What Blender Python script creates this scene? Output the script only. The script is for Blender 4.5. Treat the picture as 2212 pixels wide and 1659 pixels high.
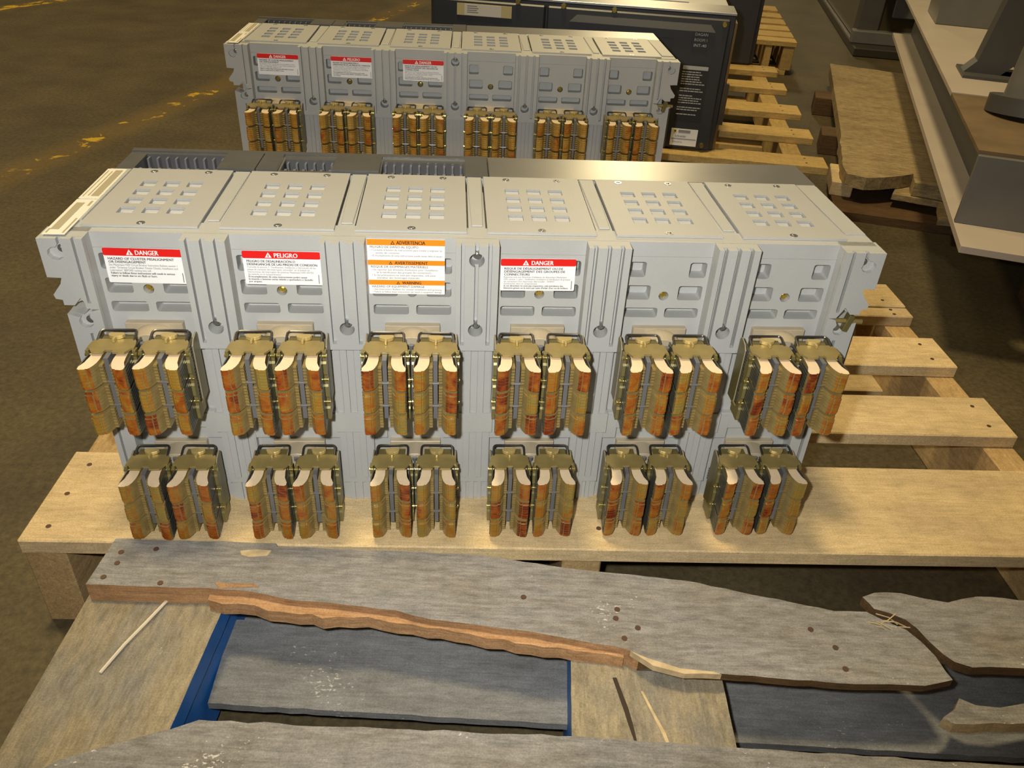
import bpy, bmesh, math, random
from mathutils import Vector, Matrix
from mathutils.geometry import tessellate_polygon
random.seed(7)
for o in list(bpy.data.objects): bpy.data.objects.remove(o)
SC = bpy.context.scene
COL = SC.collection
ZF = 0.415            # world height of the breaker tops' reference plane above the floor
DECK = 0.12           # pallet deck height

# ------------------------------------------------------------------ camera
cam_data = bpy.data.cameras.new('camera'); cam = bpy.data.objects.new('camera', cam_data); COL.objects.link(cam)
P_, Y_, R_ = 0.5920, 0.09075, 0.05625
fw = Vector((math.sin(Y_)*math.cos(P_), math.cos(Y_)*math.cos(P_), -math.sin(P_)))
rt = Vector((math.cos(Y_), -math.sin(Y_), 0)); up = rt.cross(fw)
c_, s_ = math.cos(R_), math.sin(R_)
rt2 = c_*rt + s_*up; up2 = -s_*rt + c_*up
CAM = Vector((-0.02264, -0.66609, 0.29188 + ZF))
m = Matrix.Identity(4)
for i in range(3):
    m[i][0] = rt2[i]; m[i][1] = up2[i]; m[i][2] = -fw[i]; m[i][3] = CAM[i]
cam.matrix_world = m
cam_data.sensor_width = 36.0; cam_data.lens = 1760.97/2212*36.0
cam_data.clip_start = 0.02; cam_data.clip_end = 200
SC.camera = cam

# ------------------------------------------------------------------ world, lamps, exposure
SC.view_settings.view_transform = 'Standard'; SC.view_settings.look = 'None'
SC.view_settings.gamma = 1.0; SC.view_settings.use_curve_mapping = False
SC.view_settings.exposure = 0.0
W = bpy.data.worlds.new('world'); SC.world = W; W.use_nodes = True
W.node_tree.nodes['Background'].inputs[0].default_value = (0.95, 0.72, 0.42, 1)
W.node_tree.nodes['Background'].inputs[1].default_value = 0.11
def area(name, loc, target, size, power, col):
    d = bpy.data.lights.new(name, 'AREA'); d.shape = 'DISK'; d.size = size; d.energy = power; d.color = col
    o = bpy.data.objects.new(name, d); COL.objects.link(o); o.location = loc
    o.rotation_euler = (Vector(target)-Vector(loc)).to_track_quat('-Z', 'Y').to_euler()
    return o
WARM = (1.0, 0.80, 0.44)
area('high_bay_lamp', (-0.4, 0.5, 5.2), (-0.2, 0.5, 0), 0.7, 172, WARM)
area('high_bay_lamp', (-3.5, 3.5, 5.2), (-3.0, 3.5, 0), 0.7, 110, WARM)
area('high_bay_lamp', (2.75, 12.0, 4.57), (1.0, 4.0, 0), 0.9, 120, WARM)
FL = CAM - 0.045*rt2 + 0.03*up2
fl = bpy.data.lights.new('camera_flash', 'SPOT'); fl.energy = 28.0; fl.shadow_soft_size = 0.010; fl.spot_size = math.radians(96); fl.spot_blend = 0.9; fl.color = (1.0, 0.985, 0.94)
flo = bpy.data.objects.new('camera_flash', fl); COL.objects.link(flo); flo.location = FL
flo.rotation_euler = (fw + 0.06*up).to_track_quat('-Z', 'Y').to_euler()

# ------------------------------------------------------------------ materials
MATS = {}
def mat(name, col, rough=0.5, metal=0.0, noise=0.0, nscale=60, bump=0.0, bscale=200, spec=0.5, col2=None, coat=0.0):
    if name in MATS: return MATS[name]
    M = bpy.data.materials.new(name); M.use_nodes = True; nt = M.node_tree; b = nt.nodes['Principled BSDF']
    b.inputs['Base Color'].default_value = (*col, 1); b.inputs['Roughness'].default_value = rough
    b.inputs['Metallic'].default_value = metal; b.inputs['Specular IOR Level'].default_value = spec
    b.inputs['Coat Weight'].default_value = coat; b.inputs['Coat Roughness'].default_value = 0.15
    tc = nt.nodes.new('ShaderNodeTexCoord')
    if noise or col2:
        n = nt.nodes.new('ShaderNodeTexNoise'); n.inputs['Scale'].default_value = nscale; n.inputs['Detail'].default_value = 6
        nt.links.new(tc.outputs['Object'], n.inputs['Vector'])
        r = nt.nodes.new('ShaderNodeValToRGB'); r.color_ramp.elements[0].position = 0.3; r.color_ramp.elements[1].position = 0.7
        c2 = col2 or tuple(c*(1-noise) for c in col)
        r.color_ramp.elements[0].color = (*c2, 1); r.color_ramp.elements[1].color = (*col, 1)
        nt.links.new(n.outputs['Fac'], r.inputs['Fac']); nt.links.new(r.outputs['Color'], b.inputs['Base Color'])
    if bump:
        n2 = nt.nodes.new('ShaderNodeTexNoise'); n2.inputs['Scale'].default_value = bscale; n2.inputs['Detail'].default_value = 3
        bp = nt.nodes.new('ShaderNodeBump'); bp.inputs['Strength'].default_value = bump; bp.inputs['Distance'].default_value = 0.002
        nt.links.new(tc.outputs['Object'], n2.inputs['Vector']); nt.links.new(n2.outputs['Fac'], bp.inputs['Height'])
        nt.links.new(bp.outputs['Normal'], b.inputs['Normal'])
    MATS[name] = M; return M

def wood(name, light, dark, stain, axis='x', rough=0.75, stain_amt=0.5, grain=1.0, specks=0.0, seed=0.0, dirt=0.72):
    M = bpy.data.materials.new(name); M.use_nodes = True; nt = M.node_tree; b = nt.nodes['Principled BSDF']
    N, L = nt.nodes.new, nt.links.new
    b.inputs['Roughness'].default_value = rough; b.inputs['Specular IOR Level'].default_value = 0.3
    tc = N('ShaderNodeTexCoord'); oi = N('ShaderNodeObjectInfo')
    off = N('ShaderNodeVectorMath'); off.operation = 'SCALE'; off.inputs[3].default_value = 7.0
    cmb = N('ShaderNodeCombineXYZ')
    for k in range(3): L(oi.outputs['Random'], cmb.inputs[k])
    L(cmb.outputs[0], off.inputs[0])
    add = N('ShaderNodeVectorMath'); add.operation = 'ADD'
    L(tc.outputs['Object'], add.inputs[0]); L(off.outputs[0], add.inputs[1])
    def mapped(long, cross, src=add):
        mp = N('ShaderNodeMapping'); mp.inputs['Location'].default_value = (seed, seed*1.7, seed*.3)
        mp.inputs['Scale'].default_value = (long, cross, cross) if axis == 'x' else (cross, long, cross)
        L(src.outputs[0], mp.inputs['Vector']); return mp
    g = N('ShaderNodeTexNoise'); g.inputs['Scale'].default_value = 1.0; g.inputs['Detail'].default_value = 7; g.inputs['Roughness'].default_value = 0.68; g.inputs['Distortion'].default_value = 1.2
    L(mapped(14*grain, 300*grain).outputs[0], g.inputs['Vector'])
    r = N('ShaderNodeValToRGB'); r.color_ramp.elements[0].position = 0.32; r.color_ramp.elements[1].position = 0.66
    r.color_ramp.elements[0].color = (*dark, 1); r.color_ramp.elements[1].color = (*light, 1); L(g.outputs['Fac'], r.inputs['Fac'])
    s = N('ShaderNodeTexNoise'); s.inputs['Scale'].default_value = 1.0; s.inputs['Detail'].default_value = 7; s.inputs['Roughness'].default_value = 0.62
    L(mapped(9, 20).outputs[0], s.inputs['Vector'])
    sr = N('ShaderNodeValToRGB'); sr.color_ramp.elements[0].position = 0.45; sr.color_ramp.elements[1].position = 0.72
    sr.color_ramp.elements[0].color = (0, 0, 0, 1); sr.color_ramp.elements[1].color = (stain_amt,)*3 + (1,)
    L(s.outputs['Fac'], sr.inputs['Fac'])
    mx = N('ShaderNodeMix'); mx.data_type = 'RGBA'; L(sr.outputs['Color'], mx.inputs[0]); L(r.outputs['Color'], mx.inputs[6]); mx.inputs[7].default_value = (*stain, 1)
    hv = N('ShaderNodeHueSaturation'); mr = N('ShaderNodeMapRange'); mr.inputs[3].default_value = 0.86; mr.inputs[4].default_value = 1.1
    L(oi.outputs['Random'], mr.inputs[0]); L(mr.outputs[0], hv.inputs['Value']); L(mx.outputs[2], hv.inputs['Color'])
    dn = N('ShaderNodeTexNoise'); dn.inputs['Scale'].default_value = 1.0; dn.inputs['Detail'].default_value = 8; dn.inputs['Roughness'].default_value = 0.7
    L(mapped(40, 150).outputs[0], dn.inputs['Vector'])
    dr = N('ShaderNodeValToRGB'); dr.color_ramp.elements[0].position = 0.30; dr.color_ramp.elements[1].position = 0.60
    dr.color_ramp.elements[0].color = (dirt, dirt, dirt*0.97, 1); dr.color_ramp.elements[1].color = (1.06, 1.06, 1.06, 1); L(dn.outputs['Fac'], dr.inputs['Fac'])
    dm = N('ShaderNodeMix'); dm.data_type = 'RGBA'; dm.blend_type = 'MULTIPLY'; dm.inputs[0].default_value = 1.0
    L(hv.outputs['Color'], dm.inputs[6]); L(dr.outputs['Color'], dm.inputs[7])
    sp = N('ShaderNodeTexNoise'); sp.inputs['Scale'].default_value = 650; sp.inputs['Detail'].default_value = 3; sp.inputs['Roughness'].default_value = 0.7
    L(add.outputs[0], sp.inputs['Vector'])
    sq = N('ShaderNodeValToRGB'); sq.color_ramp.elements[0].position = 0.32; sq.color_ramp.elements[1].position = 0.68
    sq.color_ramp.elements[0].color = (0.78, 0.77, 0.75, 1); sq.color_ramp.elements[1].color = (1.16, 1.16, 1.16, 1); L(sp.outputs['Fac'], sq.inputs['Fac'])
    d2 = N('ShaderNodeMix'); d2.data_type = 'RGBA'; d2.blend_type = 'MULTIPLY'; d2.inputs[0].default_value = 1.0
    L(dm.outputs[2], d2.inputs[6]); L(sq.outputs['Color'], d2.inputs[7])
    saw = N('ShaderNodeTexNoise'); saw.inputs['Scale'].default_value = 1.0; saw.inputs['Detail'].default_value = 3
    L(mapped(230, 9).outputs[0], saw.inputs['Vector'])
    sv = N('ShaderNodeValToRGB'); sv.color_ramp.elements[0].position = 0.34; sv.color_ramp.elements[1].position = 0.50
    sv.color_ramp.elements[0].color = (0.80, 0.79, 0.78, 1); sv.color_ramp.elements[1].color = (1, 1, 1, 1); L(saw.outputs['Fac'], sv.inputs['Fac'])
    d3 = N('ShaderNodeMix'); d3.data_type = 'RGBA'; d3.blend_type = 'MULTIPLY'; d3.inputs[0].default_value = 0.28
    L(d2.outputs[2], d3.inputs[6]); L(sv.outputs['Color'], d3.inputs[7])
    out = d3.outputs[2]
    if specks:
        v = N('ShaderNodeTexNoise'); v.inputs['Scale'].default_value = 1.0; v.inputs['Detail'].default_value = 2
        L(mapped(260, 420).outputs[0], v.inputs['Vector'])
        big = N('ShaderNodeTexNoise'); big.inputs['Scale'].default_value = 14; L(add.outputs[0], big.inputs['Vector'])
        mu = N('ShaderNodeMath'); mu.operation = 'MULTIPLY'; L(v.outputs['Fac'], mu.inputs[0]); L(big.outputs['Fac'], mu.inputs[1])
        vr = N('ShaderNodeValToRGB'); vr.color_ramp.elements[0].position = 0.43; vr.color_ramp.elements[1].position = 0.47
        vr.color_ramp.elements[0].color = (0,0,0,1); vr.color_ramp.elements[1].color = (specks,)*3+(1,)
        L(mu.outputs[0], vr.inputs['Fac'])
        m2 = N('ShaderNodeMix'); m2.data_type = 'RGBA'; L(vr.outputs['Color'], m2.inputs[0]); L(out, m2.inputs[6]); m2.inputs[7].default_value = (.75, .72, .66, 1)
        out = m2.outputs[2]
    L(out, b.inputs['Base Color'])
    bp = N('ShaderNodeBump'); bp.inputs['Strength'].default_value = 0.35; bp.inputs['Distance'].default_value = 0.0012
    L(g.outputs['Fac'], bp.inputs['Height']); L(bp.outputs['Normal'], b.inputs['Normal'])
    MATS[name] = M; return M

GREY = mat('grey_enamel', (0.43, 0.435, 0.42), 0.45, noise=0.06, nscale=25, bump=0.12, bscale=900)
PANEL = mat('grey_panel_paint', (0.42, 0.42, 0.405), 0.42, noise=0.05, nscale=18, bump=0.10, bscale=1200)
CASE = mat('dark_case_plastic', (0.105, 0.105, 0.102), 0.30, noise=0.15, nscale=30)
CASEB = mat('black_case_plastic', (0.030, 0.031, 0.035), 0.40, noise=0.1)
SHEET = mat('steel_sheet', (0.36, 0.36, 0.36), 0.34, 0.75, noise=0.15, nscale=14)
DARK = mat('recess_black', (0.02, 0.021, 0.026), 0.4)
TERM = mat('terminal_grey', (0.16, 0.16, 0.18), 0.4)
BRASS = mat('yellow_passivated_steel', (0.34, 0.26, 0.095), 0.38, 0.35, noise=0.2, nscale=90)
GOLD = mat('bright_brass', (0.62, 0.50, 0.16), 0.22, 0.9)
PAD = mat('tinned_copper_pad', (0.50, 0.42, 0.29), 0.40, 0.1, noise=0.18, nscale=45)
BARS = mat('centre_bar_steel', (0.22, 0.22, 0.23), 0.35, 0.5)
STEEL = mat('dark_steel_wire', (0.10, 0.095, 0.09), 0.3, 0.8)
LEAF = mat('spring_steel', (0.21, 0.205, 0.175), 0.3, 0.8)
ZINC = mat('zinc_screw', (0.55, 0.57, 0.60), 0.25, 0.9)
OLIVE = mat('olive_steel', (0.17, 0.14, 0.05), 0.35, 0.35)
OLIVE2 = mat('strap_olive', (0.24, 0.20, 0.075), 0.32, 0.4)
FTOP = mat('finger_silvered_edge', (0.74, 0.58, 0.38), 0.40, 0.0, noise=0.08, nscale=200)
FSIDE = mat('finger_brass_side', (0.37, 0.27, 0.10), 0.28, 0.3, noise=0.2, nscale=150)
WHITE = mat('label_white', (0.88, 0.88, 0.87), 0.4)
RED = mat('label_red', (0.72, 0.012, 0.010), 0.4)
ORANGE = mat('label_orange', (0.90, 0.27, 0.012), 0.4)
INK = mat('label_black_ink', (0.015, 0.015, 0.015), 0.5)
GINK = mat('label_grey_ink', (0.10, 0.10, 0.10), 0.5)
CREAM = mat('sticker_cream', (0.80, 0.77, 0.66), 0.45)
TAPE = mat('masking_tape', (0.55, 0.46, 0.22), 0.6)
YEL = mat('label_yellow', (0.75, 0.55, 0.03), 0.45)
BLUE = mat('blue_pallet_paint', (0.016, 0.15, 0.52), 0.5, noise=0.25, nscale=40)

def grease_mat(name, cols):
    M = bpy.data.materials.new(name); M.use_nodes = True; nt = M.node_tree; b = nt.nodes['Principled BSDF']
    N, L = nt.nodes.new, nt.links.new
    tc = N('ShaderNodeTexCoord'); oi = N('ShaderNodeObjectInfo')
    sc = N('ShaderNodeVectorMath'); sc.operation = 'ADD'; cm = N('ShaderNodeCombineXYZ')
    for k in range(3): L(oi.outputs['Random'], cm.inputs[k])
    L(tc.outputs['Object'], sc.inputs[0]); L(cm.outputs[0], sc.inputs[1])
    n = N('ShaderNodeTexNoise'); n.inputs['Scale'].default_value = 75; n.inputs['Detail'].default_value = 4; n.inputs['Distortion'].default_value = 1.0
    L(sc.outputs[0], n.inputs['Vector'])
    ad = N('ShaderNodeMath'); ad.operation = 'MULTIPLY_ADD'; ad.inputs[1].default_value = 0.42; L(oi.outputs['Random'], ad.inputs[0]); L(n.outputs['Fac'], ad.inputs[2])
    r = N('ShaderNodeValToRGB'); e = r.color_ramp.elements
    e[0].position = 0.44; e[0].color = (*cols[0], 1)
    e[1].position = 1.00; e[1].color = (*cols[4], 1)
    for p, c in ((0.58, cols[1]), (0.76, cols[2]), (0.90, cols[3])):
        k = e.new(p); k.color = (*c, 1)
    L(ad.outputs[0], r.inputs['Fac']); L(r.outputs['Color'], b.inputs['Base Color'])
    b.inputs['Roughness'].default_value = 0.34; b.inputs['Coat Weight'].default_value = 0.35; b.inputs['Coat Roughness'].default_value = 0.12
    n2 = N('ShaderNodeTexNoise'); n2.inputs['Scale'].default_value = 320; L(sc.outputs[0], n2.inputs['Vector'])
    bp = N('ShaderNodeBump'); bp.inputs['Strength'].default_value = 0.4; bp.inputs['Distance'].default_value = 0.0015
    L(n2.outputs['Fac'], bp.inputs['Height']); L(bp.outputs['Normal'], b.inputs['Normal'])
    return M
GREASE = grease_mat('greased_contact_face', ((0.245, 0.172, 0.034), (0.305, 0.158, 0.018), (0.310, 0.095, 0.008), (0.245, 0.043, 0.004), (0.135, 0.016, 0.003)))
GREASE2 = grease_mat('amber_contact_face', ((0.46, 0.30, 0.07), (0.46, 0.27, 0.045), (0.42, 0.19, 0.022), (0.36, 0.11, 0.010), (0.28, 0.06, 0.006)))
GOLDISH = mat('finger_gold_side', (0.50, 0.36, 0.12), 0.3, 0.4, noise=0.2, nscale=150)
PINE_X = wood('pine_board', (0.70, 0.535, 0.30), (0.58, 0.425, 0.215), (0.43, 0.32, 0.19), 'x', stain_amt=0.6, dirt=0.8)
PINE_Y = wood('pine_stringer', (0.55, 0.38, 0.18), (0.42, 0.27, 0.11), (0.28, 0.19, 0.10), 'y', stain_amt=0.4)
GOLDP_X = wood('yellow_pine_board', (0.60, 0.42, 0.16), (0.48, 0.31, 0.10), (0.40, 0.26, 0.10), 'x', stain_amt=0.35)
GOLDP_Y = wood('yellow_pine_stringer', (0.58, 0.40, 0.15), (0.46, 0.30, 0.10), (0.36, 0.24, 0.10), 'y', stain_amt=0.35)
WEATH_X = wood('weathered_board', (0.285, 0.275, 0.262), (0.205, 0.197, 0.188), (0.22, 0.18, 0.13), 'x', stain_amt=0.6, specks=0.5, seed=1.0, dirt=0.55)
WEATH_Y = wood('weathered_stringer', (0.32, 0.265, 0.165), (0.235, 0.20, 0.14), (0.18, 0.178, 0.175), 'y', stain_amt=0.85, specks=0.5, seed=2.0, dirt=0.6)
SLATE_X = wood('blue_grey_board', (0.225, 0.23, 0.235), (0.17, 0.173, 0.175), (0.09, 0.09, 0.088), 'x', stain_amt=0.6, specks=0.35, seed=3.0)
RAW_X = wood('raw_split_wood', (0.46, 0.28, 0.145), (0.30, 0.155, 0.065), (0.17, 0.085, 0.04), 'x', stain_amt=0.5, seed=4.0)
OLD_Y = wood('old_rough_wood', (0.50, 0.385, 0.20), (0.34, 0.245, 0.12), (0.24, 0.17, 0.09), 'x', stain_amt=0.7, seed=5.0, dirt=0.45)
DARKW_X = wood('dark_oak', (0.15, 0.085, 0.035), (0.09, 0.05, 0.02), (0.05, 0.03, 0.015), 'x', stain_amt=0.6, seed=6.0)

# ------------------------------------------------------------------ mesh builder
class MB:
    def __init__(s): s.v = []; s.f = []; s.m = []
    def add(s, vs, fs, mi=0):
        b = len(s.v); s.v += [tuple(p) for p in vs]
        for f in fs: s.f.append([i+b for i in f]); s.m.append(mi)
        return s
    def box(s, x0, x1, y0, y1, z0, z1, mi=0):
        return s.add([(x0,y0,z0),(x1,y0,z0),(x1,y1,z0),(x0,y1,z0),(x0,y0,z1),(x1,y0,z1),(x1,y1,z1),(x0,y1,z1)],
                     [(0,3,2,1),(4,5,6,7),(0,1,5,4),(1,2,6,5),(2,3,7,6),(3,0,4,7)], mi)
    def prism(s, outer, a0, a1, axis='z', holes=(), mi=0, mside=None):
        loops = [list(outer)] + [list(h) for h in holes]
        tris = tessellate_polygon([[Vector((p[0], p[1], 0)) for p in l] for l in loops])
        flat = [p for l in loops for p in l]; n = len(flat)
        def P(p, a):
            return {'z': (p[0], p[1], a), 'y': (p[0], a, p[1]), 'x': (a, p[0], p[1])}[axis]
        vs = [P(p, a0) for p in flat] + [P(p, a1) for p in flat]
        fs = [tuple(t) for t in tris] + [tuple(i+n for i in t)[::-1] for t in tris]
        s.add(vs, fs, mi); b = len(s.v)-2*n
        k = 0
        for l in loops:
            L = len(l)
            for i in range(L):
                j = (i+1) % L
                s.f.append([b+k+i, b+k+j, b+k+j+n, b+k+i+n]); s.m.append(mi if mside is None else mside)
            k += L
        return s
    def cyl(s, p0, p1, r, n=12, r1=None, mi=0):
        p0 = Vector(p0); p1 = Vector(p1); d = (p1-p0).normalized(); r1 = r if r1 is None else r1
        a = d.orthogonal().normalized(); c = d.cross(a)
        vs = []
        for P, q in ((p0, r), (p1, r1)):
            for i in range(n):
                t = 2*math.pi*i/n; vs.append(P + q*(math.cos(t)*a + math.sin(t)*c))
        fs = [(i, (i+1) % n, n+(i+1) % n, n+i) for i in range(n)] + [tuple(range(n))[::-1], tuple(range(n, 2*n))]
        return s.add(vs, fs, mi)
    def tube(s, pts, r, n=8, mi=0):
        pts = [Vector(p) for p in pts]; vs = []; ref = None
        for i, p in enumerate(pts):
            d = ((pts[min(i+1, len(pts)-1)]-p).normalized() + (p-pts[max(i-1, 0)]).normalized()).normalized()
            a = d.orthogonal() if ref is None else ref - ref.dot(d)*d
            a.normalize(); ref = a; c = d.cross(a)
            for k in range(n):
                t = 2*math.pi*k/n; vs.append(p + r*(math.cos(t)*a+math.sin(t)*c))
        fs = []
        for i in range(len(pts)-1):
            for k in range(n): fs.append((i*n+k, i*n+(k+1) % n, (i+1)*n+(k+1) % n, (i+1)*n+k))
        fs += [tuple(range(n))[::-1], tuple(range((len(pts)-1)*n, len(pts)*n))]
        return s.add(vs, fs, mi)
    def mesh(s, name, mats, off=(0,0,0), bevel=0.0, smooth=False, seg=1):
        me = bpy.data.meshes.new(name)
        me.from_pydata([(x+off[0], y+off[1], z+off[2]) for x, y, z in s.v], [], s.f)
        for M in (mats if isinstance(mats, (list, tuple)) else [mats]): me.materials.append(M)
        me.polygons.foreach_set('material_index', s.m)
        bm = bmesh.new(); bm.from_mesh(me)
        bmesh.ops.recalc_face_normals(bm, faces=bm.faces)
        if bevel:
            bm.normal_update()
            es = [e for e in bm.edges if len(e.link_faces) == 2 and e.calc_face_angle(0) > 0.6]
            bmesh.ops.bevel(bm, geom=es, offset=bevel, segments=seg, affect='EDGES', clamp_overlap=True)
        bm.to_mesh(me); bm.free()
        if smooth:
            me.polygons.foreach_set('use_smooth', [True]*len(me.polygons))
            try: me.set_sharp_from_angle(angle=math.radians(40))
            except Exception: pass
        me.update(); return me

def link(name, me, parent=None, loc=(0,0,0)):
    o = bpy.data.objects.new(name, me); COL.objects.link(o); o.location = loc
    if parent: o.parent = parent
    return o
def part(name, mb, mats, parent, off=(0,0,0), loc=(0,0,0), **k): return link(name, mb.mesh(name, mats, off, **k), parent, loc)
def tag(o, label, cat, group=None, kind=None):
    o['label'] = label; o['category'] = cat
    if group: o['group'] = group
    if kind: o['kind'] = kind
    return o
def thing(name, label, cat, loc=(0,0,0), rz=0.0, group=None):
    o = bpy.data.objects.new(name, None); COL.objects.link(o); o.location = loc; o.rotation_euler = (0, 0, rz)
    o.empty_display_size = 0.05
    return tag(o, label, cat, group)
def copy_tree(o, parent, loc=None):
    c = o.copy(); COL.objects.link(c); c.parent = parent
    if loc is not None: c.location = loc
    for ch in list(o.children): copy_tree(ch, c)
    return c
def rrect(x0, x1, y0, y1, r, n=3):
    pts = []
    for cx, cy, a in ((x1-r, y1-r, 0), (x0+r, y1-r, 90), (x0+r, y0+r, 180), (x1-r, y0+r, 270)):
        for i in range(n+1):
            t = math.radians(a+90*i/n); pts.append((cx+r*math.cos(t), cy+r*math.sin(t)))
    return pts
def circ(cx, cy, r, n=16, a0=0): return [(cx+r*math.cos(2*math.pi*i/n+a0), cy+r*math.sin(2*math.pi*i/n+a0)) for i in range(n)]

DG = None
def text_mesh(body, size, align='LEFT', bold=0.0, sx=1.0, spacing=1.0):
    cu = bpy.data.curves.new('text', 'FONT'); cu.body = body; cu.size = size; cu.align_x = align; cu.resolution_u = 2
    cu.space_line = spacing; cu.fill_mode = 'FRONT'
    o = bpy.data.objects.new('text', cu); COL.objects.link(o)
    bpy.context.view_layer.update()
    me = bpy.data.meshes.new_from_object(o.evaluated_get(bpy.context.evaluated_depsgraph_get()))
    bpy.data.objects.remove(o)
    for v in me.vertices: v.co.x *= sx
    return me
def put_text(name, body, size, M, parent, pos, align='LEFT', bold=0.0, fit=None, spacing=1.0, wide=1.0):
    """text in the XZ plane facing -Y at pos (local to parent); fit limits its width"""
    me = text_mesh(body, size, align, bold, wide, spacing)
    xs = [v.co.x for v in me.vertices]
    if fit and xs:
        w = max(xs)-min(xs); k = fit/w
        for v in me.vertices: v.co.x *= k
    if bold:
        b2 = bmesh.new(); b2.from_mesh(me); g2 = bmesh.ops.duplicate(b2, geom=b2.verts[:]+b2.edges[:]+b2.faces[:])
        bmesh.ops.translate(b2, verts=[v for v in g2['geom'] if isinstance(v, bmesh.types.BMVert)], vec=(size*0.05, size*0.012, size*0.002)); b2.to_mesh(me); b2.free()
    me.materials.clear(); me.materials.append(M)
    o = link(name, me, parent, pos); o.rotation_euler = (math.pi/2, 0, 0)
    return o

# ------------------------------------------------------------------ floor
def floor_mat():
    M = bpy.data.materials.new('worn_concrete'); M.use_nodes = True; nt = M.node_tree; b = nt.nodes['Principled BSDF']
    N, L = nt.nodes.new, nt.links.new
    tc = N('ShaderNodeTexCoord')
    def noise(scale, detail=6, rough=0.6, dist=0.0):
        n = N('ShaderNodeTexNoise'); n.inputs['Scale'].default_value = scale; n.inputs['Detail'].default_value = detail
        n.inputs['Roughness'].default_value = rough; n.inputs['Distortion'].default_value = dist
        L(tc.outputs['Object'], n.inputs['Vector']); return n
    def ramp(src, p0, p1, c0, c1):
        r = N('ShaderNodeValToRGB'); r.color_ramp.elements[0].position = p0; r.color_ramp.elements[1].position = p1
        r.color_ramp.elements[0].color = (*c0, 1); r.color_ramp.elements[1].color = (*c1, 1); L(src, r.inputs['Fac']); return r
    base = ramp(noise(5, 8).outputs['Fac'], 0.3, 0.75, (0.064, 0.050, 0.026), (0.116, 0.090, 0.046))
    fine = ramp(noise(110, 5, 0.75).outputs['Fac'], 0.35, 0.68, (0.62, 0.62, 0.60), (1.25, 1.22, 1.12))
    mu = N('ShaderNodeMix'); mu.data_type = 'RGBA'; mu.blend_type = 'MULTIPLY'; mu.inputs[0].default_value = 1.0
    L(base.outputs[0], mu.inputs[6]); L(fine.outputs[0], mu.inputs[7])
    # worn yellow lane stripes: distance to two parallel lines
    sep = N('ShaderNodeSeparateXYZ'); L(tc.outputs['Object'], sep.inputs[0])
    def stripe(px, py, dx, dy, half, gain=1.0):
        l = math.hypot(dx, dy); nx, ny = dy/l, -dx/l
        a = N('ShaderNodeMath'); a.operation = 'MULTIPLY_ADD'; a.inputs[1].default_value = nx; a.inputs[2].default_value = -(nx*px+ny*py)
        L(sep.outputs[0], a.inputs[0])
        c = N('ShaderNodeMath'); c.operation = 'MULTIPLY_ADD'; c.inputs[1].default_value = ny; L(sep.outputs[1], c.inputs[0]); L(a.outputs[0], c.inputs[2])
        ab = N('ShaderNodeMath'); ab.operation = 'ABSOLUTE'; L(c.outputs[0], ab.inputs[0])
        mr = N('ShaderNodeMapRange'); mr.inputs[1].default_value = half*0.5; mr.inputs[2].default_value = half*1.5; mr.inputs[3].default_value = gain; mr.inputs[4].default_value = 0
        L(ab.outputs[0], mr.inputs[0]); return mr
    s1 = stripe(-0.99, 1.39, 0.27, 0.80, 0.055); s2 = stripe(-1.93, 3.18, 0.22, 0.36, 0.05, 1.18)
    mxm = N('ShaderNodeMath'); mxm.operation = 'MAXIMUM'; L(s1.outputs[0], mxm.inputs[0]); L(s2.outputs[0], mxm.inputs[1])
    ch = noise(13, 5, 0.65, 0.5); chip = N('ShaderNodeMath'); chip.operation = 'MULTIPLY'
    L(ch.outputs['Fac'], chip.inputs[0]); L(mxm.outputs[0], chip.inputs[1])
    ym = ramp(chip.outputs[0], 0.555, 0.60, (0, 0, 0), (1, 1, 1))
    tint = ramp(mxm.outputs[0], 0.2, 1.0, (0, 0, 0), (0.30, 0.30, 0.30))
    m1 = N('ShaderNodeMix'); m1.data_type = 'RGBA'; L(tint.outputs[0], m1.inputs[0]); L(mu.outputs[2], m1.inputs[6]); m1.inputs[7].default_value = (0.20, 0.12, 0.02, 1)
    m2 = N('ShaderNodeMix'); m2.data_type = 'RGBA'; L(ym.outputs[0], m2.inputs[0]); L(m1.outputs[2], m2.inputs[6]); m2.inputs[7].default_value = (0.52, 0.33, 0.015, 1)
    L(m2.outputs[2], b.inputs['Base Color']); b.inputs['Roughness'].default_value = 0.62; b.inputs['Specular IOR Level'].default_value = 0.35
    bp = N('ShaderNodeBump'); bp.inputs['Strength'].default_value = 0.25; bp.inputs['Distance'].default_value = 0.002
    L(noise(240, 3).outputs['Fac'], bp.inputs['Height']); L(bp.outputs['Normal'], b.inputs['Normal'])
    return M
fl_ = link('floor', MB().box(-12, 14, -6, 22, -0.1, 0).mesh('floor', floor_mat()))
fl_['kind'] = 'structure'; fl_['label'] = 'brown worn concrete floor with flaked yellow lane paint'; fl_['category'] = 'floor'

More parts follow.
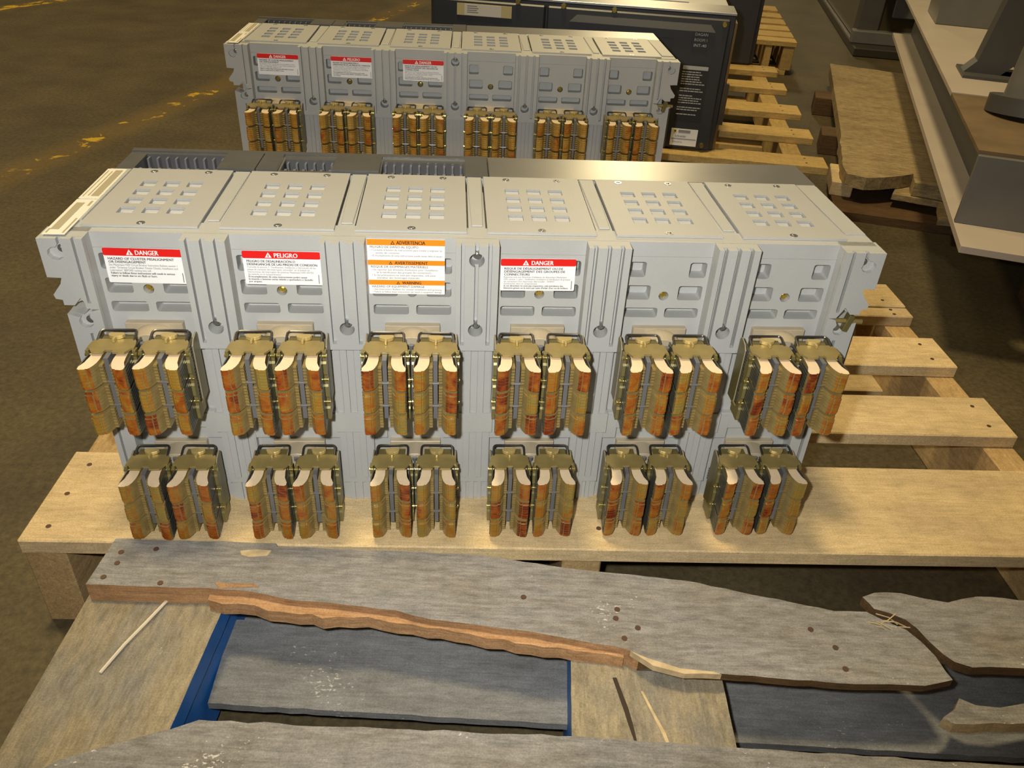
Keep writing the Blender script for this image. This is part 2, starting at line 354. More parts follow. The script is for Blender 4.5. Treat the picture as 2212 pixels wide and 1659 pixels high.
# ------------------------------------------------------------------ circuit breakers (rear side towards the camera)
OFF = (0, 0, 0.295)          # breaker coordinates below: z = 0 at the top edge, root Empty at the base
PIT = 0.115
def finger_mesh(top):
    half = [(0.0062,-0.056),(0.0142,-0.056),(0.0146,-0.068),(0.0156,-0.076),(0.0184,-0.0832),(0.0182,-0.0870),(0.0165,-0.0880),(0.0121,-0.0876),
            (0.0116,-0.0866),(0.0108,-0.0864),(0.0103,-0.0868),(0.0088,-0.0852),(0.0072,-0.0820),(0.0058,-0.0770),(0.0052,-0.0710),(0.0054,-0.0640)]
    mb = MB(); h = 0.0214; n = 7; t = h/n
    for i in range(n):
        z1 = -i*t; z0 = z1 - t*0.90
        hp = [(x, y+0.0013 if y < -0.080 else y) for x, y in half] if i == n-1 or (i == 0 and not top) else half
        mb.prism(hp, z0, z1, 'z')
        if i or not top: mb.box(0.0026, 0.0060, -0.0755, -0.0570, z0+0.0002, z1-0.0006)
    me = mb.mesh('finger_stack', [FSIDE, GREASE, FTOP if top else FSIDE])  # only the top stack is pale; lower tops have gap shade painted in
    for p in me.polygons:
        nn = p.normal
        if nn.z > 0.7 and p.center.z > -0.0005: p.material_index = 2
        elif nn.y < -0.45 and p.center.y < -0.083: p.material_index = 1
    return me
FING_R = finger_mesh(True); FING_R2 = finger_mesh(False)
def mirrored(me):
    m2 = me.copy(); m2.transform(Matrix.Scale(-1, 4, (1, 0, 0))); m2.flip_normals(); return m2
FING_L = mirrored(FING_R); FING_L2 = mirrored(FING_R2)
FING_B = []
for me in (FING_L, FING_R, FING_L2, FING_R2):
    m2 = me.copy(); m2.materials[1] = GREASE2; m2.materials[0] = GOLDISH  # rear fingers: less grease, plus their warm light put into the golden colours
    if me in (FING_L2, FING_R2): m2.materials[2] = GOLDISH
    FING_B.append(m2)

def cluster_meshes():
    d = {}
    # top bracket plate with lobes
    h = [(0,-0.0455),(0.0140,-0.0455),(0.0168,-0.0468),(0.0182,-0.0495),(0.0192,-0.0560),(0.0192,-0.0605),(0.0172,-0.0605),(0.0135,-0.0670),(0.0036,-0.0670),(0.0030,-0.0635)]
    out = h + [(-x, y) for x, y in h[::-1][:-1]]
    d['bracket'] = MB().prism(out, -0.0846, -0.0826, 'z').mesh('contact_cluster', BRASS, bevel=0.0003)
    # knob
    k = [(-.0055,-.0398),(.0055,-.0398),(.0070,-.0420),(.0058,-.0447),(.0030,-.0462),(.0012,-.0468),(.0009,-.0520),(-.0009,-.0520),(-.0012,-.0468),(-.0030,-.0462),(-.0058,-.0447),(-.0070,-.0420)]
    d['knob'] = MB().prism(k, -0.0826, -0.0792, 'z').mesh('bracket_tongue', mat('tongue_brass', (0.52, 0.40, 0.16), 0.35, 0.4), bevel=0.0003)
    # wire bail
    b = [(-.0152,-.0485,-.0840),(-.0152,-.0400,-.0812),(-.0149,-.0372,-.0803),(-.0138,-.0354,-.0799),(-.0120,-.0347,-.0799)]
    d['bail'] = MB().tube(b + [(-x, y, z) for x, y, z in b[::-1]], 0.00115, 8).mesh('wire_bail', STEEL, smooth=True)
    # side straps
    st = []
    for zc in (-0.0890, -0.1128, -0.1366):
        st += [(zc+0.0045, 0.0030), (zc-0.0045, 0.0030), (zc-0.0065, 0.0042), (zc-0.0170, 0.0042), (zc-0.0190, 0.0030)]
    pts = [(-0.0590-w, z) for z, w in st] + [(-0.0590+w, z) for z, w in st[::-1]]
    for s in (-1, 1):
        mb = MB()
        x0, x1 = sorted((s*0.0178, s*0.0206)); mb.prism(pts, x0, x1, 'x')
        x0, x1 = sorted((s*0.0186, s*0.0200)); mb.box(x0, x1, -0.0560, -0.0430, -0.1560, -0.1460)
        d['straps%d' % s] = mb.mesh('side_strap', OLIVE2)
    # pins
    d['pin'] = MB().cyl((-0.0029,0,0), (0.0029,0,0), 0.0020, 12).mesh('pivot_pin', GOLD, smooth=True)
    # spring leaves
    for s in (-1, 1):
        mb = MB()
        for g in range(3):
            for i in range(7):
                z1 = -0.0866 - g*0.0238 - i*0.0031; q = 0.0035 if g != 1 else 0.0
                q += 0.002*(i in (0, 6))
                pl = [(s*0.0160,-0.0300-q),(s*0.0174,-0.0300-q),(s*0.0177,-0.0640),(s*0.0190,-0.0838),(s*0.0182,-0.0838),(s*0.0166,-0.0640)]
                mb.prism(pl, z1-0.0017, z1, 'z')
        d['leaves%d' % s] = mb.mesh('leaf_spring_pack', LEAF)
    # carrier, centre bar, separators
    mb = MB().box(-0.0138, 0.0138, -0.0570, -0.0340, -0.1520, -0.0850)
    d['carrier'] = mb.mesh('finger_carrier', OLIVE)
    mb = MB().box(-0.0019, 0.0019, -0.0735, -0.0570, -0.1460, -0.0848)
    for zc in (-0.1085, -0.1325): mb.cyl((-0.0052,-0.0725,zc), (0.0052,-0.0725,zc), 0.0014, 8)
    d['bar'] = mb.mesh('centre_bar', BARS)
    return d
CM = cluster_meshes()
def make_cluster(parent, loc, fing):
    c = link('contact_cluster', CM['bracket'], parent, loc)
    for n, k in (('bracket_tongue','knob'),('wire_bail','bail'),('side_strap','straps-1'),('side_strap','straps1'),('leaf_spring_pack','leaves-1'),('leaf_spring_pack','leaves1'),('finger_carrier','carrier'),('centre_bar','bar')):
        link(n, CM[k], c)
    for s in (-1, 1):
        for zc in (-0.0886, -0.1128, -0.1366): link('pivot_pin', CM['pin'], c, (s*0.0184, -0.0608, zc))
    for g in range(3):
        for me in (fing[:2] if g == 0 else fing[2:]): link('finger_stack', me, c, (random.uniform(-.0004,.0004), random.uniform(-.0007,.0007), -0.0865-0.0238*g))
    return c

def pad_mesh():
    mb = MB().box(-0.025, 0.025, -0.0150, -0.006, -0.152, -0.0845)
    mb.cyl((0, -0.0150, -0.1075), (0, -0.0345, -0.1075), 0.0226, 40)
    for s in (-1, 1):
        x0, x1 = sorted((s*0.0395, s*0.0407))
        mb.prism([(-0.0440,-0.150),(-0.0260,-0.150),(-0.0260,-0.0880),(-0.0275,-0.0850),(-0.0310,-0.0838),(-0.0400,-0.0860),(-0.0440,-0.0900)], x0, x1, 'x', mi=1)
    return mb.mesh('terminal_pad', [PAD, OLIVE], bevel=0.0004)
PADM = pad_mesh()
BOLTM = MB().cyl((0,-0.046,-0.150),(0,-0.046,-0.0862),0.0010,8).cyl((0,-0.046,-0.0890),(0,-0.046,-0.0858),0.0026,6).mesh('tie_bolt', BARS)

def keyslot_col(b, keyholes, zb=-0.105, half=0.0187, xs=(-0.0125, -0.0005, 0.0110), w=0.0017, notch=None):
    """front layer outline of one ribbed column: slots cut from the top edge, keyhole bulges on the middle slot"""
    pts = [(b-half, zb), (b-half, 0)]
    for i, sx in enumerate(xs):
        x0, x1 = b+sx-w, b+sx+w
        if i == 1 and keyholes:
            zs = sorted(keyholes, reverse=True); down = [(x0, 0)]; upw = [(x1, 0)]
            for j, zk in enumerate(zs):
                r = 0.0067; dz = math.sqrt(r*r-w*w); last = j == len(zs)-1
                a0 = math.atan2(dz, -w); n = 9
                if last:
                    a1 = math.atan2(dz, w)+2*math.pi
                    arc = [(b+sx+r*math.cos(a0+(a1-a0)*k/(2*n)), zk+r*math.sin(a0+(a1-a0)*k/(2*n))) for k in range(2*n+1)]
                    pts += down + arc + upw[::-1]
                else:
                    down += [(b+sx+r*math.cos(a0+(2*math.pi-2*a0)*k/n), zk+r*math.sin(a0+(2*math.pi-2*a0)*k/n)) for k in range(n+1)]
                    upw += [(b+sx-r*math.cos(a0+(2*math.pi-2*a0)*k/n), zk+r*math.sin(a0+(2*math.pi-2*a0)*k/n)) for k in range(n+1)]
        else:
            pts += [(x0, 0), (x0, zb+0.006), (x1, zb+0.006), (x1, 0)]
    pts += [(b+half, 0), (b+half, zb)]
    return pts

def body_mesh():
    mb = MB()
    mb.box(-0.345, 0.345, 0.006, 0.1405, -0.295, -0.040)
    mb.box(-0.357, 0.357, 0.006, 0.1405, -0.040, -0.014)
    # top deck plate with the six shafts under the vent panels
    mb.prism([(-0.360,-0.0085),(0.360,-0.0085),(0.360,0.1405),(-0.360,0.1405)], -0.014, 0.0, 'z',
             holes=[[((i-2.5)*PIT+dx, dy) for dx, dy in ((-.033,.022),(.033,.022),(.033,.112),(-.033,.112))] for i in range(6)]
             + [[((i-2.5)*PIT+s*dx, dy) for dx, dy in ((.0478,.014),(.0500,.014),(.0500,.1395),(.0478,.1395))] for i in range(6) for s in (-1, 1)])
    for i in range(6):
        c = (i-2.5)*PIT; hl = []
        for s in (-1, 1):
            for x0, x1, z0, z1 in ((0.0200,0.0356,-0.0345,-0.0195),(0.0130,0.0352,-0.0575,-0.0430),(0.0034,0.0350,-0.0760,-0.0660)):
                a, bb = sorted((c+s*x0, c+s*x1)); hl.append(rrect(a, bb, z0, z1, 0.0022))
        hl.append(circ(c, -0.0535, 0.0046, 14))
        mb.prism([(c-0.0575,-0.295),(c+0.0575,-0.295),(c+0.0575,-0.0142),(c-0.0575,-0.0142)], -0.0085, 0.0061, 'y', holes=hl)
    # ribbed columns between the bays
    for k in range(-2, 3):
        b = k*PIT
        kh = (-0.083,) if k else (-0.083, -0.0135)
        mb.prism(keyslot_col(b, kh), -0.0242, -0.0175, 'y')
        hl = [circ(b-0.0005, z, 0.0067, 18) for z in kh]
        mb.prism([(b-0.0187,-0.105),(b+0.0187,-0.105),(b+0.0187,0),(b-0.0187,0)], -0.0176, -0.0080, 'y', holes=hl)
        mb.box(b-0.0165, b+0.0165, -0.0165, -0.0080, -0.270, -0.105)
        for q in range(5):
            x0 = b-0.0160+q*0.0064
            mb.box(x0, x0+0.0058, -0.0178-(q % 2)*0.0014, -0.0160, -0.1797, -0.105)
            mb.box(x0, x0+0.0058, -0.0172-(q % 2)*0.0014, -0.0160, -0.262, -0.2019)
        mb.box(b-0.0185, b+0.0185, -0.0195, -0.0080, -0.2030, -0.1797)
        for s in (-1, 1):
            x0, x1 = sorted((b+s*0.0185, b+s*0.0300)); mb.box(x0, x1, -0.0150, -0.0080, -0.2030, -0.1840)
            x0, x1 = sorted((b+s*0.0120, b+s*0.0300)); mb.box(x0, x1, -0.0150, -0.0080, -0.2130, -0.2030)
        for x0, x1 in ((-.010,-.006),(-.003,.002),(.006,.010)): mb.box(b+x0, b+x1, -0.0150, -0.0080, -0.295, -0.270)
        mb.box(b-0.0165, b+0.0165, -0.0125, -0.0080, -0.295, -0.270)
    # crossbar behind the two contact rows
    mb.box(-0.345, 0.345, -0.0140, -0.0080, -0.2010, -0.1815)
    # end columns with notched outer profile
    for s in (-1, 1):
        prof = [(0.3262,0),(0.3320,0),(0.3320,-0.060),(0.3350,-0.060),(0.3350,0),(0.3440,0),(0.3440,-0.0075)]
        prof += [(0.3500+0.0068*math.cos(t), -0.0135+0.0060*math.sin(t)) for t in [math.radians(a) for a in (150,190,230,270,310,350,30,70,100)]]
        prof += [(0.3470,-0.0055),(0.3470,0),(0.3625,0),(0.3625,-0.0355),(0.3510,-0.0360),(0.3530,-0.0415),(0.3615,-0.0520),(0.3605,-0.0560),(0.3550,-0.0570),(0.3550,-0.0620),(0.3462,-0.0620),(0.3400,-0.0550),(0.3340,-0.0660),(0.3262,-0.0660)]
        mb.prism([(s*x, z) for x, z in prof], -0.0242, -0.0190, 'y')
        solid = [(0.3262,0),(0.3625,0),(0.3625,-0.0355),(0.3510,-0.0360),(0.3530,-0.0415),(0.3615,-0.0520),(0.3605,-0.0560),(0.3550,-0.0570),(0.3550,-0.0620),(0.3462,-0.0620),(0.3420,-0.0600),(0.3262,-0.0640)]
        mb.prism([(s*x, z) for x, z in solid], -0.0192, 0.0, 'y')
        low = [(0.3262,-0.064),(0.3360,-0.068),(0.3430,-0.0740),(0.3547,-0.0707),(0.3547,-0.175),(0.3450,-0.180),(0.3450,-0.295),(0.3262,-0.295)]
        mb.prism([(s*x, z) for x, z in low], -0.0192, 0.0, 'y')
        top = [(0.3262,-0.066),(0.3340,-0.068),(0.3362,-0.072)] + [(0.3405+0.0062*math.cos(t), -0.0785+0.0058*math.sin(t)) for t in [math.radians(a) for a in (130,170,210,250,290,330,10,50)]]
        top += [(0.3460,-0.0735),(0.3547,-0.0707),(0.3547,-0.175),(0.3450,-0.180),(0.3450,-0.295),(0.3400,-0.295),(0.3400,-0.090),(0.3370,-0.090),(0.3370,-0.295),(0.3262,-0.295)]
        mb.prism([(s*x, z) for x, z in top], -0.0242, -0.0190, 'y')
    return mb.mesh('body', GREY, OFF)
BODY = body_mesh()

def panel_mesh():
    holes = []
    for r in range(4):
        for c in range(3):
            cx = (c-1)*0.0213; cy = 0.0345+r*0.0216
            holes.append(rrect(cx-0.0068, cx+0.0068, cy-0.0068, cy+0.0068, 0.0009, 2))
    return MB().prism([(-0.0484,0.0006),(0.0484,0.0006),(0.0484,0.1400),(-0.0484,0.1400)], 0.0002, 0.0022, 'z', holes=holes).mesh('vent_panel', PANEL, OFF, bevel=0.0)
PANELM = panel_mesh()
SCREWM = MB().cyl((0,0,-0.001),(0,0,0.0004),0.0036,16).cyl((0,0,0.0004),(0,0,0.0007),0.0020,10,0.0015).mesh('panel_screw', ZINC, smooth=True)
BAYSCREW = MB().cyl((0,0,0),(0,-0.0020,0),0.0040,14,0.0034).cyl((0,-0.0020,0),(0,-0.0032,0),0.0020,6).mesh('bay_screw', GOLD, smooth=True)
KEYSCREW = MB().cyl((0,0.004,0),(0,-0.0010,0),0.0036,14).cyl((0,-0.0010,0),(0,-0.0028,0),0.0026,12,0.0016).mesh('fixing_screw', ZINC, smooth=True)
STRIPM = MB().prism([(-0.0073,0.1400),(0.0073,0.1400),(0.0055,0.0165),(-0.0047,0.0165)], 0.0, 0.0014, 'z').mesh('joint_strip', GREY, OFF, bevel=0.0005)
FINM = None
def vent_fin_mesh():
    mb = MB()
    for r in range(4):
        cy = 0.0345+r*0.0216
        mb.prism([(cy-0.0085,-0.0075),(cy+0.0085,-0.0012),(cy+0.0085,0.0001),(cy+0.0078,0.0001),(cy-0.0085,-0.0062)], -0.0328, 0.0328, 'x')
    return mb.mesh('vent_louvre', PANEL, OFF)
FINM = vent_fin_mesh()

def warn_triangle(w, M, parent, pos, Mi):
    o = part('warning_triangle', MB().prism([(-w/2,0),(w/2,0),(0,w*0.86)], -0.00012, 0, 'y'), M, parent, loc=pos)
    return o
def label_danger(root, x0, x1, z0, z1, y, head, title, body, tilt=0.0, body_split=None):
    """x0..x1, z0..z1 in breaker coordinates"""
    w, h = x1-x0, z1-z0
    L = part('warning_label', MB().prism(rrect(0, w, -h, 0, 0.0014), 0, 0.0005, 'y'), WHITE, root, loc=(x0, y, z1+OFF[2]))
    L.rotation_euler = (0, tilt, 0)
    hb = h*0.215
    part('header_band', MB().prism(rrect(0, w, -hb, 0, 0.0014), -0.0003, 0, 'y'), RED, L)
    t = hb*0.72
    tw = {6: 0.29, 7: 0.30}[len(head)]*w
    put_text('header_text', head, hb*0.86, WHITE, L, (w*0.40, -0.0005, -hb*0.83), bold=0.00005, fit=tw)
    part('warning_triangle', MB().prism([(0,0),(t*1.15,0),(t*0.575,t)], -0.0005, -0.0003, 'y'), WHITE, L, loc=(w*0.29, 0, -hb*0.87))
    part('warning_triangle', MB().prism([(0,0),(t*0.16,0),(t*0.16,t*0.5),(0,t*0.5)], -0.0006, -0.0005, 'y'), RED, L, loc=(w*0.29+t*0.5, 0, -hb*0.80))
    zt = -hb*1.22; lh = h*0.092
    for i, (s, fr) in enumerate(title):
        put_text('title_text', s, lh*1.05, INK, L, (w*0.045, -0.0003, zt-lh*0.75), fit=w*fr, bold=0.00001); zt -= lh
    lb = min(h*0.079, (h*0.955+zt)/len(body))
    for s, fr, bold in body:
        put_text('body_text', s, lb*1.05, INK if bold else GINK, L, (w*0.045, -0.0003, zt-lb*0.72), fit=w*fr, bold=bold); zt -= lb
    part('side_number', MB().box(w*0.955, w*0.963, -0.0003, 0, -h*0.95, -h*0.68), GINK, L)
    return L
def label_orange(root, x0, x1, z0, z1, y):
    w, h = x1-x0, z1-z0
    L = part('warning_label', MB().prism(rrect(0, w, -h, 0, 0.0006), 0, 0.0005, 'y'), WHITE, root, loc=(x0, y, z1+OFF[2]))
    secs = [('ADVERTENCIA', 0.0, 0.37, 'PELIGRO DE DAÑO AL EQUIPO', 0.62, [('• Consulte el boletín de instrucciones para instalar y engrasar las', .92), ('   pinzas de conexión', .30), ('• El incumplimiento de estas instrucciones puede causar daño al equipo.', .93)]),
            ('AVERTISSEMENT', 0.372, 0.43, 'RISQUE DE DOMMAGES MATÉRIELS', 0.74, [("• Se reporter aux directives d'utilisation pour l'installation", .86), ('   et la lubrification des groupes de connecteurs.', .72), ('• Si ces précautions ne sont pas respectées, cela peut', .83), ('   entraîner des dommages matériels.', .56)]),
            ('WARNING', 0.738, 0.25, 'HAZARD OF EQUIPMENT DAMAGE', 0.69, [('• See Instruction Bulletin for cluster installation and greasing', .91), ('• Failure to follow these instructions can result in equipment damage.', .92)])]
    for head, z, tw, title, tf, lines in secs:
        z *= h; hb = h*0.088 if z else h*0.105
        part('header_band', MB().box(0, w, -0.0003, 0, -z-hb, -z), ORANGE, L)
        t = hb*0.62
        put_text('header_text', head, hb*0.86, INK, L, (w*(0.53-tw/2+0.03), -0.0005, -z-hb*0.83), fit=w*tw, bold=0.00004)
        part('warning_triangle', MB().prism([(0,0),(t*1.1,0),(t*0.55,t)], -0.0005, -0.0003, 'y', holes=[[(t*.24,t*.13),(t*.86,t*.13),(t*.55,t*.68)]]), INK, L, loc=(w*(0.53-tw/2-0.045), 0, -z-hb*0.85))
        zt = z+hb+h*0.006; lh = h*0.058
        put_text('title_text', title, lh*0.98, INK, L, (w*0.035, -0.0003, -zt-lh*0.76), fit=w*tf); zt += lh
        lb = h*(0.0470 if head == 'WARNING' else 0.0500)
        for s, fr in lines:
            put_text('body_text', s, lb*0.92, GINK, L, (w*(0.045 if s[0] == '•' else 0.075), -0.0003, -zt-lb*0.74), fit=w*fr); zt += lb
    return L
T_EN = ('DANGER', [('HAZARD OF CLUSTER MISALIGNMENT', .83), ('OR DISENGAGEMENT', .47)],
  [('See Masterpact NW Circuit Breaker Instruction Bulletin section 1', .86, 0), ('under “Drawout Circuit Breaker Cluster Checks, Installation and', .86, 0), ('Lubrication” BEFORE racking into cell.', .52, 0),
   ('Failure to follow these instructions will result in serious', .81, 1), ('injury or death due to arc flash or burn.', .58, 1)])
T_ES = ('PELIGRO', [('PELIGRO DE DESALINEACIÓN O', .62), ('DESENGANCHE DE LAS PINZAS DE CONEXIÓN', .90)],
  [('Consulte la sección 1 “Verificación, instalación y lubricación de las', .88, 0), ('pinzas de conexión del interruptor removible” en el boletín de', .80, 0), ('instrucciones del interruptor de potencia Masterpact NW ANTES', .85, 0), ('de meterlo en el compartimento.', .43, 0),
   ('El incumplimiento de estas instrucciones podrá causar', .76, 1), ('la muerte o lesiones serias debido a quemadura o destello', .83, 1), ('por arqueo.', .17, 1)])
T_FR = ('DANGER', [('RISQUE DE DÉSALIGNEMENT OU DE', .78), ('DÉSENGAGEMENT DES GROUPES DE', .81), ('CONNECTEURS', .34)],
  [("Reportez-vous aux directives d'utilisation du disjoncteur Masterpact", .84, 0), ('NW, section 1, sous – Vérification, installation et lubrification de groupes', .89, 0), ("de connecteurs d'un disjoncteur débrochable – AVANT", .68, 0), ("d'embrocher dans un compartiment.", .45, 0),
   ('Si ces directives ne sont pas respectées, cela entraînera des', .80, 1), ("blessures graves ou la mort par suite d'éclair d'arc ou de brûlure.", .87, 1)])

def case_meshes():
    op = [(-0.339,-0.258,0.147,0.192), (-0.196,-0.1447,0.153,0.186), (-0.095,-0.010,0.149,0.186)]
    mb = MB().box(-0.356, 0.0150, 0.1410, 0.2050, -0.295, -0.024)
    mb.prism([(-0.3560,0.1412),(0.0150,0.1412),(0.0150,0.2050),(-0.3560,0.2050)], -0.024, -0.001, 'z', holes=[[(a,c),(b,c),(b,d),(a,d)] for a,b,c,d in op])
    mb.box(-0.356, 0.0150, 0.1980, 0.2062, -0.001, 0.0006)
    mb.prism([(0.1440,0.0),(0.1975,-0.001),(0.1975,0.0016),(0.1440,0.0030)], -0.2565, -0.2195, 'x')
    mb.prism([(0.1440,0.0),(0.1975,-0.001),(0.1975,0.0016),(0.1440,0.0030)], -0.2185, -0.1985, 'x')
    mb.prism([(0.1430,0.0),(0.2010,-0.001),(0.2010,0.0020),(0.1430,0.0040)], -0.1435, -0.0962, 'x')
    mb.box(-0.0085, 0.0145, 0.1420, 0.2050, -0.001, 0.0014)
    a = mb.mesh('front_case', CASE, OFF)
    b = MB().box(0.0155, 0.3600, 0.1410, 0.2040, -0.295, 0.0010).mesh('steel_cover_sheet', SHEET, OFF, bevel=0.0008)
    ts = []
    for x0, x1, y0, y1 in op:
        mb = MB().box(x0+.001, x1-.001, y0+.001, y1-.001, -0.0245, -0.019)
        n = int((x1-x0)/0.0092)
        for i in range(n+1):
            x = x0+0.003+i*(x1-x0-0.006)/n
            mb.box(x-0.0014, x+0.0014, y0+0.001, y0+0.013, -0.0195, -0.004)
            mb.box(x-0.0010, x+0.0010, y1-0.009, y1-0.001, -0.0195, -0.003)
            if i < n: mb.cyl((x+0.0045, y0+0.020, -0.0195), (x+0.0045, y0+0.020, -0.012), 0.0020, 8)
        ts.append(mb.mesh('terminal_block', TERM, OFF))
    return a, b, ts
CASEM, SHEETM, TERMS = case_meshes()

def make_breaker(name, label, loc, rz, labels, rows, fing):
    root = thing(name, label, 'circuit breaker', loc, rz, None)
    link('body', BODY, root)
    link('front_case', CASEM, root); link('steel_cover_sheet', SHEETM, root)
    for t in TERMS: link('terminal_block', t, root)
    for i in range(6):
        c = (i-2.5)*PIT
        p = link('vent_panel', PANELM, root, (c, 0, 0))
        link('vent_louvre', FINM, p)
        for x, y in ((0,0.0060),(-0.0255,0.1315),(0.0262,0.1320)): link('panel_screw', SCREWM, p, (x, y, 0.2972))
        link('bay_screw', BAYSCREW, root, (c, -0.0030, -0.0535+OFF[2]))
    for k in range(-2, 3):
        s = link('joint_strip', STRIPM, root, (k*PIT, 0, 0))
        link('fixing_screw', KEYSCREW, root, (k*PIT-0.0005, -0.0200, -0.0790+OFF[2]))
    link('fixing_screw', KEYSCREW, root, (-0.0005, -0.0200, -0.0098+OFF[2]))
    for s in (-1, 1):
        part('joint_strip', MB().prism([(s*x, y) for x, y in ((0.3395,0.014),(0.3588,0.014),(0.3575,0.140),(0.3375,0.140))], 0, 0.0014, 'z'), GREY, root, OFF)
        link('fixing_screw', KEYSCREW, root, (s*0.3460, -0.0185, -0.0105+OFF[2]))
        link('fixing_screw', KEYSCREW, root, (s*0.3372, -0.0215, -0.0765+OFF[2]))
    # stickers along the left top edge
    for q, (y0, y1) in enumerate(((-0.0195, 0.0575), (0.0600, 0.1375))):
        st = part('rating_sticker', MB().box(-0.3590, -0.3408, y0, y1, 0.0014, 0.0019), CREAM, root, OFF)
        if q == 0:
            rs = ((-0.3560,-0.3490,-0.010,0.049),(-0.3440,-0.3425,-0.017,0.014),(-0.3450,-0.3430,0.042,0.053),(-0.3575,-0.3560,-0.017,-0.008))
        else:
            rs = ((-0.3500,-0.3430,0.065,0.133),(-0.3530,-0.3518,0.066,0.130),(-0.3570,-0.3560,0.064,0.132))
        mb = MB()
        for a, b, c, d in rs: mb.box(a, b, c, d, 0.0019, 0.0021)
        part('printed_panel', mb, mat('sticker_print', (0.40, 0.35, 0.24), 0.5), st, OFF)
    # latch on the right end
    lt = part('latch_block', MB().prism([(0.3425,-0.0790),(0.3480,-0.0805),(0.3520,-0.0640),(0.3465,-0.0620)], -0.0255, -0.0170, 'y'), OLIVE, root, OFF, bevel=0.0006)
    part('latch_shaft', MB().cyl((0.3340,-0.0215,-0.0695),(0.3610,-0.0215,-0.0705),0.0023,12), BRASS, lt, OFF, smooth=True)
    part('side_rail', MB().box(0.3560, 0.3585, -0.0200, 0.0900, -0.140, -0.0740), STEEL, root, OFF, bevel=0.0004)
    for dz, dy, pz in rows:
        for i in range(6):
            c = (i-2.5)*PIT
            link('terminal_pad', PADM, root, (c, 0, pz+OFF[2])); link('tie_bolt', BOLTM, root, (c, dy, dz+OFF[2]))
            for s in (-1, 1): make_cluster(root, (c+s*0.02175, dy, dz+OFF[2]), fing)
    labels(root)
    return root

def labels_front(r):
    label_danger(r, -0.3185, -0.2525, -0.0470, -0.0142, -0.0093, *T_EN, tilt=0.012)
    label_danger(r, -0.2025, -0.1360, -0.0468, -0.0148, -0.0093, *T_ES, tilt=0.006)
    label_orange(r, -0.0953, -0.0282, -0.0545, -0.0016, -0.0096)
    label_danger(r, 0.0212, 0.0884, -0.0497, -0.0183, -0.0093, *T_FR, tilt=-0.008)
def labels_back(r):
    label_danger(r, -0.3165, -0.2515, -0.0470, -0.0150, -0.0093, *T_EN, tilt=0.006)
    label_danger(r, -0.2000, -0.1345, -0.0470, -0.0150, -0.0093, *T_ES, tilt=0.004)
    label_danger(r, -0.0850, -0.0195, -0.0480, -0.0155, -0.0093, *T_FR, tilt=0.004)
make_breaker('circuit_breaker', 'nearest grey rack-out breaker, with an orange warning label and two rows of greased contacts',
             (0, 0, DECK), 0, labels_front, ((0, 0, 0), (-0.1355, 0.0100, -0.1335)), (FING_L, FING_R, FING_L2, FING_R2))
make_breaker('circuit_breaker', 'grey rack-out breaker standing behind the nearest one, with three red-banded labels',
             (-0.0169, 0.7283, DECK), -0.0210, labels_back, ((0, 0, 0),), FING_B)

# ------------------------------------------------------------------ pallets
def board(name, parent, x0, x1, y0, y1, z0, z1, M, bevel=0.0015, wob=0.0):
    """one plank with its origin at its centre (parent coordinates)"""
    cx, cy, cz = (x0+x1)/2, (y0+y1)/2, (z0+z1)/2
    mb = MB().box(x0-cx, x1-cx, y0-cy, y1-cy, z0-cz, z1-cz)
    return link(name, mb.mesh(name, M, bevel=bevel), parent, (cx, cy, cz))
NAILM = MB().cyl((0,0,-0.004),(0,0,0.0004),0.0027,8).mesh('nail', mat('rusty_nail', (0.10, 0.055, 0.035), 0.6, 0.4))
def nails(b, pts):
    for x, y in pts: link('nail', NAILM, b, (x-b.location.x, y-b.location.y, b.dimensions.z/2 if False else 0.009))

# front pallet under the two grey breakers
p1 = thing('wooden_pallet', 'tan pine pallet carrying the two grey breakers', 'pallet', (-0.4405, -0.0715, 0), math.radians(-2.0))
D0, D1 = DECK-0.018, DECK-0.0002
W1 = 1.115
ys = [(0.0,0.138),(0.203,0.288),(0.362,0.442),(0.505,0.533),(0.538,0.616),(0.680,0.760),(0.820,0.985)]
for i, (a, b) in enumerate(ys):
    e = (0.012 if i == 0 else 0.0) + random.uniform(-.003, .003)
    bo = board('deck_board', p1, 0.0, W1+(0.06 if i == 0 else e), a, b, D0, D1, PINE_X)
    pts = [(0.022, a+(b-a)*.25), (0.022, a+(b-a)*.75), (W1-0.03, a+(b-a)*.25), (W1-0.03, a+(b-a)*.75)]
    if i == 0: pts = [(0.022,.02),(0.020,.068),(0.024,.115),(0.57,.03),(0.57,.11)]
    nails(bo, pts)
for x0, x1 in ((0.0,0.040),(0.532,0.572),(W1-0.042,W1-0.002)): board('stringer', p1, x0, x1, 0.004, 0.980, 0.0, D0, PINE_Y)
for a, b in ((0.108,0.222),(0.45,0.54),(0.88,0.98)): board('bottom_board', p1, 0.0, W1, a, b, 0.0, 0.018, PINE_X)

# pallet behind, under the black breakers
rz2 = math.radians(-12.0)
p2 = thing('wooden_pallet', 'yellow pine pallet under the black breaker, with wide gaps between slats', 'pallet', (0.8195, 1.0850, 0), rz2)
for a, b in ((0.0,0.076),(0.222,0.300),(0.440,0.531),(0.702,0.785),(0.930,1.010)):
    bo = board('deck_board', p2, -1.02, 0.004+random.uniform(-.004,.006), a, b, D0-0.002, D1-0.002, GOLDP_X)
    nails(bo, [(-0.04, a+.022), (-0.04, b-.022)])
for x0, x1 in ((-0.075,-0.030),(-0.53,-0.49),(-1.01,-0.97)): board('stringer', p2, x0, x1, 0.004, 1.000, 0.018, D0-0.002, GOLDP_Y)
for a, b in ((0.004,0.09),(0.45,0.54),(0.90,1.0)): board('bottom_board', p2, -1.02, 0.0, a, b, 0.0, 0.018, GOLDP_X)
